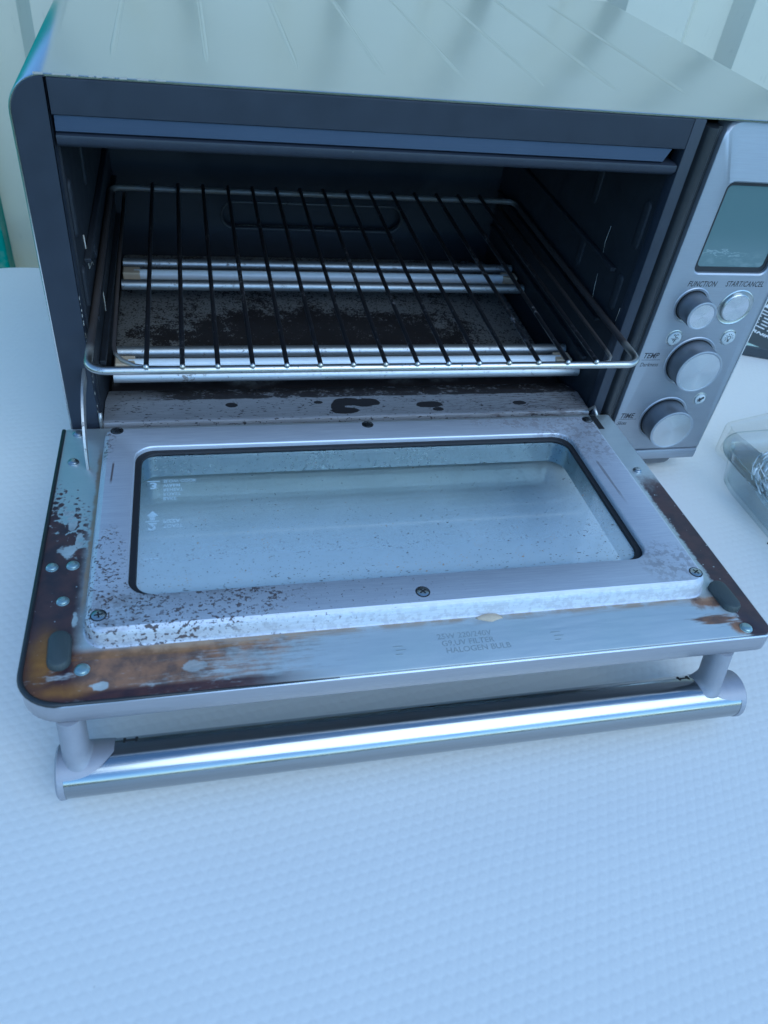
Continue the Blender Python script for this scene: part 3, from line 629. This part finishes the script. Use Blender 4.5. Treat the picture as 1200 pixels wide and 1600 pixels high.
# print on the outer glass: reads the right way with the door shut, so flipped from here
def dt(x, y, h): return DF @ Matrix.Translation(Vector((x, y, h)) * S)
GH = .405
for i, t_ in enumerate(('SLOW COOK', 'WARM', 'REHEAT', 'ROAST', 'BAKE')): text('glass_lettering', t_, .27, dt(5.87, -6.28 - i * .41, GH), PRINTG, door, 0, flip=True, width=.80, bold=.012)
for i, t_ in enumerate(('PIZZA', 'TOAST')): text('glass_lettering', t_, .29, dt(5.88, -9.92 - i * .43, GH), PRINTG, door, 0, flip=True, width=.80, bold=.012)
text('glass_lettering', '3', .58, dt(5.08, -6.52, GH), PRINTG, door, 0, flip=True, width=1.1, bold=.03); text('glass_lettering', '2', .58, dt(5.08, -10.18, GH), PRINTG, door, 0, flip=True, width=1.1, bold=.03)
text('glass_lettering', '1', .5, dt(5.15, -13.3, GH), PRINTG, door, 0, flip=True)
for y in (-6.42, -10.06, -13.1): MB().box(4.93, 5.66, y, y + .07, GH - .002, GH + .004).build('glass_rule', PRINTG, door, DF)
ab = MB(); gz = GH + .003; ab.add([(4.98, -9.55, gz), (5.3, -9.12, gz), (5.62, -9.55, gz)], [(0, 1, 2)])
for i, wv in enumerate((.17, .15, .13)): ab.add([(5.3 - wv, -9.58 - i * .13, gz), (5.3 + wv, -9.58 - i * .13, gz), (5.3 + wv, -9.67 - i * .13, gz), (5.3 - wv, -9.67 - i * .13, gz)], [(0, 1, 2, 3)])
ab.build('glass_arrow', PRINTG, door, DF)
# screws in the plate
def screw_mesh(r):
    b = MB(); b.lathe([(r + .07, -.03), (r + .07, .004), (r + .03, .006)], ID, 28, 1)
    b.lathe([(r, -.03), (r, .02), (r * .75, .05), (r * .4, .055)], ID, 28, 0)
    a = random.uniform(0, 1.5)
    for q in (a, a + math.pi / 2):
        c, s = math.cos(q), math.sin(q); l = r * .62; t = r * .13
        b.add([(c * l - s * t, s * l + c * t, .060 + .001 * (q > a)), (-c * l - s * t, -s * l + c * t, .060 + .001 * (q > a)), (-c * l + s * t, -s * l - c * t, .060 + .001 * (q > a)), (c * l + s * t, s * l - c * t, .060 + .001 * (q > a))], [(0, 1, 2, 3)], 1)
    return b
def dl(y, h=0): return y + .29
for x, y in ((3.1, -2.12), (19.0, -2.2), (34.85, -2.4), (34.8, -17.93), (18.95, -17.8), (3.02, -17.7)):
    b = screw_mesh(.32); b.build('screw', [SCREW, HOLE], door, DF @ Matrix.Translation(Vector((x, y + .29, 1.0)) * S), autos=30)
# rivets in the sheet
def rivet(x, y, r=.29, mat=SCREW, rot=0, half=False):
    b = MB(); b.lathe([(r + .05, .0), (r + .04, .03), (r, .05), (r, .10), (r * .8, .15), (r * .4, .165)], ID, 24)
    o = b.build('rivet', mat, door, DF @ Matrix.Translation(Vector((x, y + .29, .015)) * S), autos=40); return o
rivet(.58, -.9); rivet(.56, -3.93); rivet(.33, -13.15, .27, TEALST); rivet(1.35, -13.1, .29, TEALST); rivet(1.1, -15.65, .27, TEALST); rivet(2.35, -20.1, .31, TEALST); rivet(36.74, -7.25, .27); rivet(36.3, -21.4, .30, TEALST)
# rubber bumpers
for x, y, a in ((1.28, -18.95, 3), (36.25, -19.15, 3)):
    V, F = rrplate((-.52, .52, -1.12, 1.12), .50, [(0, 0), (0, .22), (.08, .36), (.25, .42)], n=8)
    mk('bumper', V, F, RUBBER, door, DF @ Matrix.Translation(Vector((x, y + .29, .02)) * S) @ Matrix.Rotation(math.radians(a), 4, 'Z'), autos=40)
# pressed marking in the sheet
EMB = plain('pressed_marking', (.43, .47, .475), .40, .66)
for i, s in enumerate(('25W 220/240V', 'G9,UV FILTER', 'HALOGEN BULB')): text('pressed_lettering', s, .34, dt(19.25 + i * .12, -19.95 - i * .46, .023), EMB, door, .05, width=.95)
for bx, by in ((16.9, -20.2), (25.3, -20.2)):
    b = MB(); b.box(bx, bx + .5, by, by + .06, .02, .035); b.box(bx + .1, bx + .6, by - .25, by - .19, .02, .035); b.box(bx + .05, bx + .4, by - .5, by - .44, .02, .035); b.build('pressed_mark', EMB, door, DF)
# grease crumb stuck by the plate
rg_ = random.Random(11); cw = [rg_.uniform(.75, 1.2) for _ in range(18)]
cr = MB(); cr.lathe([(.6, 0), (.5, .04), (.34, .10), (.12, .13)], Matrix.Translation((22.35, -18.78, .02)) @ Matrix.Diagonal((1.15, .5, 1, 1)), 18, 0, lambda i, k, r: r * (cw[k] + cw[k - 1]) / 2)
cr.build('grease_crumb', plain('old_grease', (.50, .40, .28), .7, sc=6), door, DF, smooth=True)
# hinge slot at the right
MB().box(36.15, 36.6, -1.9, -.1, .02, .03).build('hinge_slot', HOLE, door, DF)
# handle
HB = (-22.05, 2.25); HR = 1.28                                  # world y, z of the bar axis
b = MB(); b.tube([(.95, HB[0], HB[1]), (37.35, HB[0], HB[1])], HR, 48); b.build('handle_bar', CHROME, door, autos=30)
def endcap(x, sx):
    C = Matrix(((0, 0, -sx, x), (1, 0, 0, HB[0]), (0, 1, 0, HB[1]), (0, 0, 0, 1)))
    MB().lathe([(HR + .02, -.15), (HR + .05, 0), (HR + .05, .12), (HR - .05, .22), (HR * .6, .28)], C, 40).build('handle_end_cap', POST, door, autos=35)
    # saddle wrapped round the back and top of the bar, its edge sweeping away from the post
    V = []; F = []; nx, na = 22, 22
    for i in range(nx + 1):
        t = i / nx; xx = x + sx * (-.02 + t * 2.45)
        a0 = math.radians(40 + 50 * t ** 3.2); a1 = math.radians(215)         # from the front over the top to the back
        for k in range(na + 1):
            a = a0 + (a1 - a0) * k / na; rad = HR + .07 * (1 - t ** 4) + .012
            V.append((xx, HB[0] - math.cos(a) * rad, HB[1] + math.sin(a) * rad))
    for i in range(nx):
        for k in range(na): p = i * (na + 1) + k; F.append((p, p + 1, p + na + 2, p + na + 1))
    mk('handle_saddle', V, F, POST, door, smooth=True)
    # post: elliptical column flaring into the saddle
    xc = x + (.75 if sx > 0 else -1.85); V = []; F = []; n = 32
    prof = [(.64, .80, 6.1), (.63, .80, 5.2), (.63, .80, 4.3), (.63, .80, 3.9), (.65, .82, 3.72), (.70, .85, 3.56), (.80, .88, 3.44), (.98, .90, 3.34), (1.15, .90, 3.25)]
    yt, yb = -21.3, HB[0]
    for i, (rx, ry, z) in enumerate(prof):
        yc = yt + (yb + .1 - yt) * min(1, (6.1 - z) / 2.8); dx = 0 if z > 3.8 else (3.8 - z) * .2 * sx
        for k in range(n): a = 2 * math.pi * k / n; V.append((xc + dx + rx * math.cos(a), yc + ry * math.sin(a), z))
    for i in range(len(prof) - 1):
        for k in range(n): F.append((i * n + k, i * n + (k + 1) % n, (i + 1) * n + (k + 1) % n, (i + 1) * n + k))
    F += [tuple(range(n)), tuple((len(prof) - 1) * n + k for k in range(n))]
    mk('handle_post', V, F, POST, door, autos=40)
    # little dark clip slot in the bar next to the saddle
    C2 = MB(); xk = x + sx * 3.15
    for dx in (-.28, .28): C2.box(xk + dx - .07, xk + dx + .07, -.02, .34, -.08, .0, .03)
    C2.box(xk - .28, xk + .28, .1, .2, -.06, .005, .02)
    F2 = Matrix.Translation(Vector((0, HB[0], HB[1])) * S) @ Matrix.Rotation(math.radians(-22), 4, 'X') @ Matrix.Translation(Vector((0, 0, HR + .02)) * S)
    C2.build('handle_clip', HOLE, door, F2)
endcap(.95, 1); endcap(37.35, -1)
# hinge arms
def ribbon(pts, wd, x0, x1):
    V = []; n = len(pts)
    for i, (y, z) in enumerate(pts):
        a = pts[max(0, i - 1)]; c = pts[min(n - 1, i + 1)]; t = Vector((c[0] - a[0], c[1] - a[1])).normalized(); nn = Vector((t.y, -t.x)); w_ = wd[i]
        for x in (x0, x1): V += [(x, y, z), (x, y + nn.x * w_, z + nn.y * w_)]
    F = []
    for i in range(n - 1):
        p = 4 * i; q = p + 4; F += [(p, q, q + 2, p + 2), (p + 1, p + 3, q + 3, q + 1), (p, p + 1, q + 1, q), (p + 2, q + 2, q + 3, p + 3)]
    F += [(0, 2, 3, 1), (4 * n - 4, 4 * n - 3, 4 * n - 1, 4 * n - 2)]
    return V, F
curve = [(-4.75, 6.62), (-4.55, 7.4), (-4.2, 8.3), (-3.6, 9.2), (-2.8, 10.0), (-1.8, 10.55), (-.7, 10.75), (.2, 10.7)]
V, F = ribbon(curve, [.25, .5, .75, .9, 1.0, 1.0, 1.0, .9], 1.38, 1.52); mk('hinge_arm', V, F, ARMST, door, autos=40)
MB().tube([(1.95, -.1, 6.0), (1.98, -.3, 7.0), (2.0, -.2, 7.5)], .12, 8).build('hinge_pin', ARMST, door, smooth=True)
MB().tube([(36.2, .0, 6.6), (36.3, -.4, 7.15), (36.42, -.95, 6.75)], .12, 8).build('hinge_pin', ARMST, door, smooth=True)

# ------------------------------------------------------------------ rack
rack = empty('wire_rack', (19, 9.3, 12.7)); tag(rack, 'chrome wire rack pulled partly out of the oven', 'rack')
ZR = 13.2; xl, xr, yf, yb = 2.25, 36.05, -4.2, 22.0
pts = rr(xl, xr, yf, yb, (1.0, 1.0, .8, .8), 8); pts = [(a, b, ZR) for a, b in pts]
MB().tube(pts, .235, 12, closed=True).build('outer_frame', RACKF, rack, smooth=True)
wx0 = MB().tube([(5.42, yf - .1, ZR + .33), (5.42, yb + .1, ZR + .33)], .145, 8)
wx0.lathe([(.03, -.17), (.13, -.12), (.18, 0), (.13, .12), (.03, .17)], Matrix.Translation((5.42, yf - .12, ZR + .30)), 10, 1)
V = wx0.v; w0 = None
for i in range(15):
    if w0 is None: w0 = mk('wire', [v for v in V], wx0.f, [RACKW, RACKF], rack, mi=wx0.m, autos=50)
    else: share(w0, 'wire', (1.955 * i, 0, 0), rack)
for pts in ([(3.2, 22, 12.72), (3.3, 10, 12.72), (3.45, -.8, 12.72), (3.6, -1.7, 12.72), (4.0, -2.4, 12.72), (4.7, -2.95, 12.72), (5.5, -3.2, 12.72), (7.7, -3.3, 12.72)],
            [(34.85, 22, 12.72), (34.85, 8, 12.72), (34.85, -1.6, 12.72), (34.8, -2.5, 12.72), (34.4, -3.1, 12.72), (33.6, -3.4, 12.72), (32.5, -3.45, 12.72), (25.2, -3.45, 12.72)]):
    MB().tube(pts, .13, 8).build('stop_wire', RACKF, rack, smooth=True)

# ------------------------------------------------------------------ things at the right edge
# glass baking dish
dish_mat = m_glass('dish_glass', False, (.985, .995, .997), (.30, .52, .60))
RZ = Matrix.Translation(Vector((59.7, -8.7, 0)) * S) @ Matrix.Rotation(math.radians(3), 4, 'Z')
hx, hy = 11.9, 9.2
lv = [(2.6, .05), (2.3, .0), (2.0, .1), (1.2, 1.0), (.75, 3.3), (.25, 3.6), (.05, 3.75), (0, 3.95), (.08, 4.12), (.28, 4.2), (.55, 4.1), (.9, 3.7), (1.4, 1.2), (2.1, .45), (2.6, .4)]
V, F = rrplate((-hx, hx, -hy, hy), 3.0, lv, n=10); d_ = mk('glass_dish', V, F, dish_mat, None, RZ, autos=60); tag(d_, 'clear glass baking dish at the right edge beside the oven', 'dish')
# silver mesh scourer in the dish
rs = random.Random(3); sc = MB()
SCC = Vector((54.7, -6.2, 2.2))
for i in range(520):
    a = rs.uniform(0, 6.28); t = rs.uniform(-.6, 1.35); rad = rs.uniform(.75, 1.0); da = rs.uniform(-1, 1) * .5; dtv = rs.uniform(-1, 1) * .5
    pts = []
    for k in range(6):
        s = k / 5; A = a + da * s + .12 * math.sin(6 * s + i); T = t + dtv * s
        pts.append(SCC + Vector((math.cos(A) * math.cos(T) * 5.0 * rad, math.sin(A) * math.cos(T) * 6.0 * rad, max(-1.4, math.sin(T) * 2.1 * rad))))
    sc.tube(pts, rs.uniform(.05, .09), 4)
sc_o = sc.build('mesh_scourer', plain('scourer_strands', (.72, .82, .88), .35, .1, .6, .3), None, smooth=True); tag(sc_o, 'silver mesh scourer lying in the glass dish', 'scourer')
# clear plastic lid behind the dish
PL = m_glass('clear_plastic', False, (.992, .99, .98), (.90, .88, .82))
RZ2 = Matrix.Translation(Vector((60.9, 1.4, 0)) * S) @ Matrix.Rotation(math.radians(14), 4, 'Z')
V, F = rrplate((-9.5, 9.5, -4, 4), 1.2, [(.3, .05), (.1, .1), (0, 2.4), (.05, 2.6), (.3, 2.7), (.5, 2.6), (.55, 2.4), (.4, .35)], n=6)
lid = mk('plastic_tray', V, F, PL, None, RZ2, autos=50); tag(lid, 'clear plastic tray standing behind the glass dish', 'tray')
# printed black carton behind the control panel
car = empty('printed_carton', (70, 22, 0)); tag(car, 'flat black carton with white warning print behind the control panel', 'carton')
CF = Matrix.Translation(Vector((64.4, 17.05, 0)) * S) @ Matrix.Rotation(math.radians(-20), 4, 'Z')
CARD = plain('black_printed_card', (.035, .045, .055), .5); CGR = plain('pale_green_card', (.42, .55, .50), .6)
MB().box(-6, 18, 0, 16, .05, 1.1, .05).build('box', CARD, car, CF)
mk('corner_print', [(-6, .25, 1.108), (-.3, .25, 1.108), (-6, 3.4, 1.108)], [(0, 1, 2)], CGR, car, CF)
TF = CF @ Matrix.Translation(Vector((-1.9, 4.1, 1.112)) * S) @ Matrix.Rotation(math.radians(-38), 4, 'Z')
text('carton_lettering', 'Bog', 1.4, TF @ Matrix.Translation(Vector((-.6, 7.4, 0)) * S), PRINTW, car, bold=.03)
for i in range(6):
    b = MB(); xx = -.2
    while xx < 6.2:
        l = rs.uniform(.5, 1.2); b.add([(xx, .0, .0), (xx + l, .0, .0), (xx + l, .26, .0), (xx, .26, .0)], [(0, 1, 2, 3)]); xx += l + .3
    b.build('carton_print_line', PRINTW, car, TF @ Matrix.Translation(Vector((0, 6.3 - i * .85, 0)) * S))
text('carton_lettering', 'WARNING', .62, TF @ Matrix.Translation(Vector((-.2, .55, 0)) * S), PRINTW, car, bold=.03)
b = MB(); T0 = [(7.2, 1.0), (10.2, 1.0), (8.7, 3.6)]; T1 = [(7.75, 1.32), (9.65, 1.32), (8.7, 2.95)]
for i in range(3):
    j = (i + 1) % 3; b.add([(*T0[i], 0), (*T0[j], 0), (*T1[j], 0), (*T1[i], 0)], [(0, 1, 2, 3)])
b.add([(8.55, 1.5, 0), (8.85, 1.5, 0), (8.8, 2.4, 0), (8.6, 2.4, 0)], [(0, 1, 2, 3)]); b.build('warning_triangle', PRINTW, car, TF)
# a few crumbs on the mat
CRB = plain('dark_crumb', (.04, .035, .03), .8)
for x, y in ((49.5, -8.6),):
    o = MB().lathe([(.07, 0), (.10, .04), (.05, .09)], Matrix.Translation((x, y, .0)), 7).build('crumb', CRB, None, smooth=True)
    tag(o, 'tiny dark crumb on the mat by the right side of the door' if x > 40 else 'tiny dark crumb on the mat in front of the handle', 'crumb')
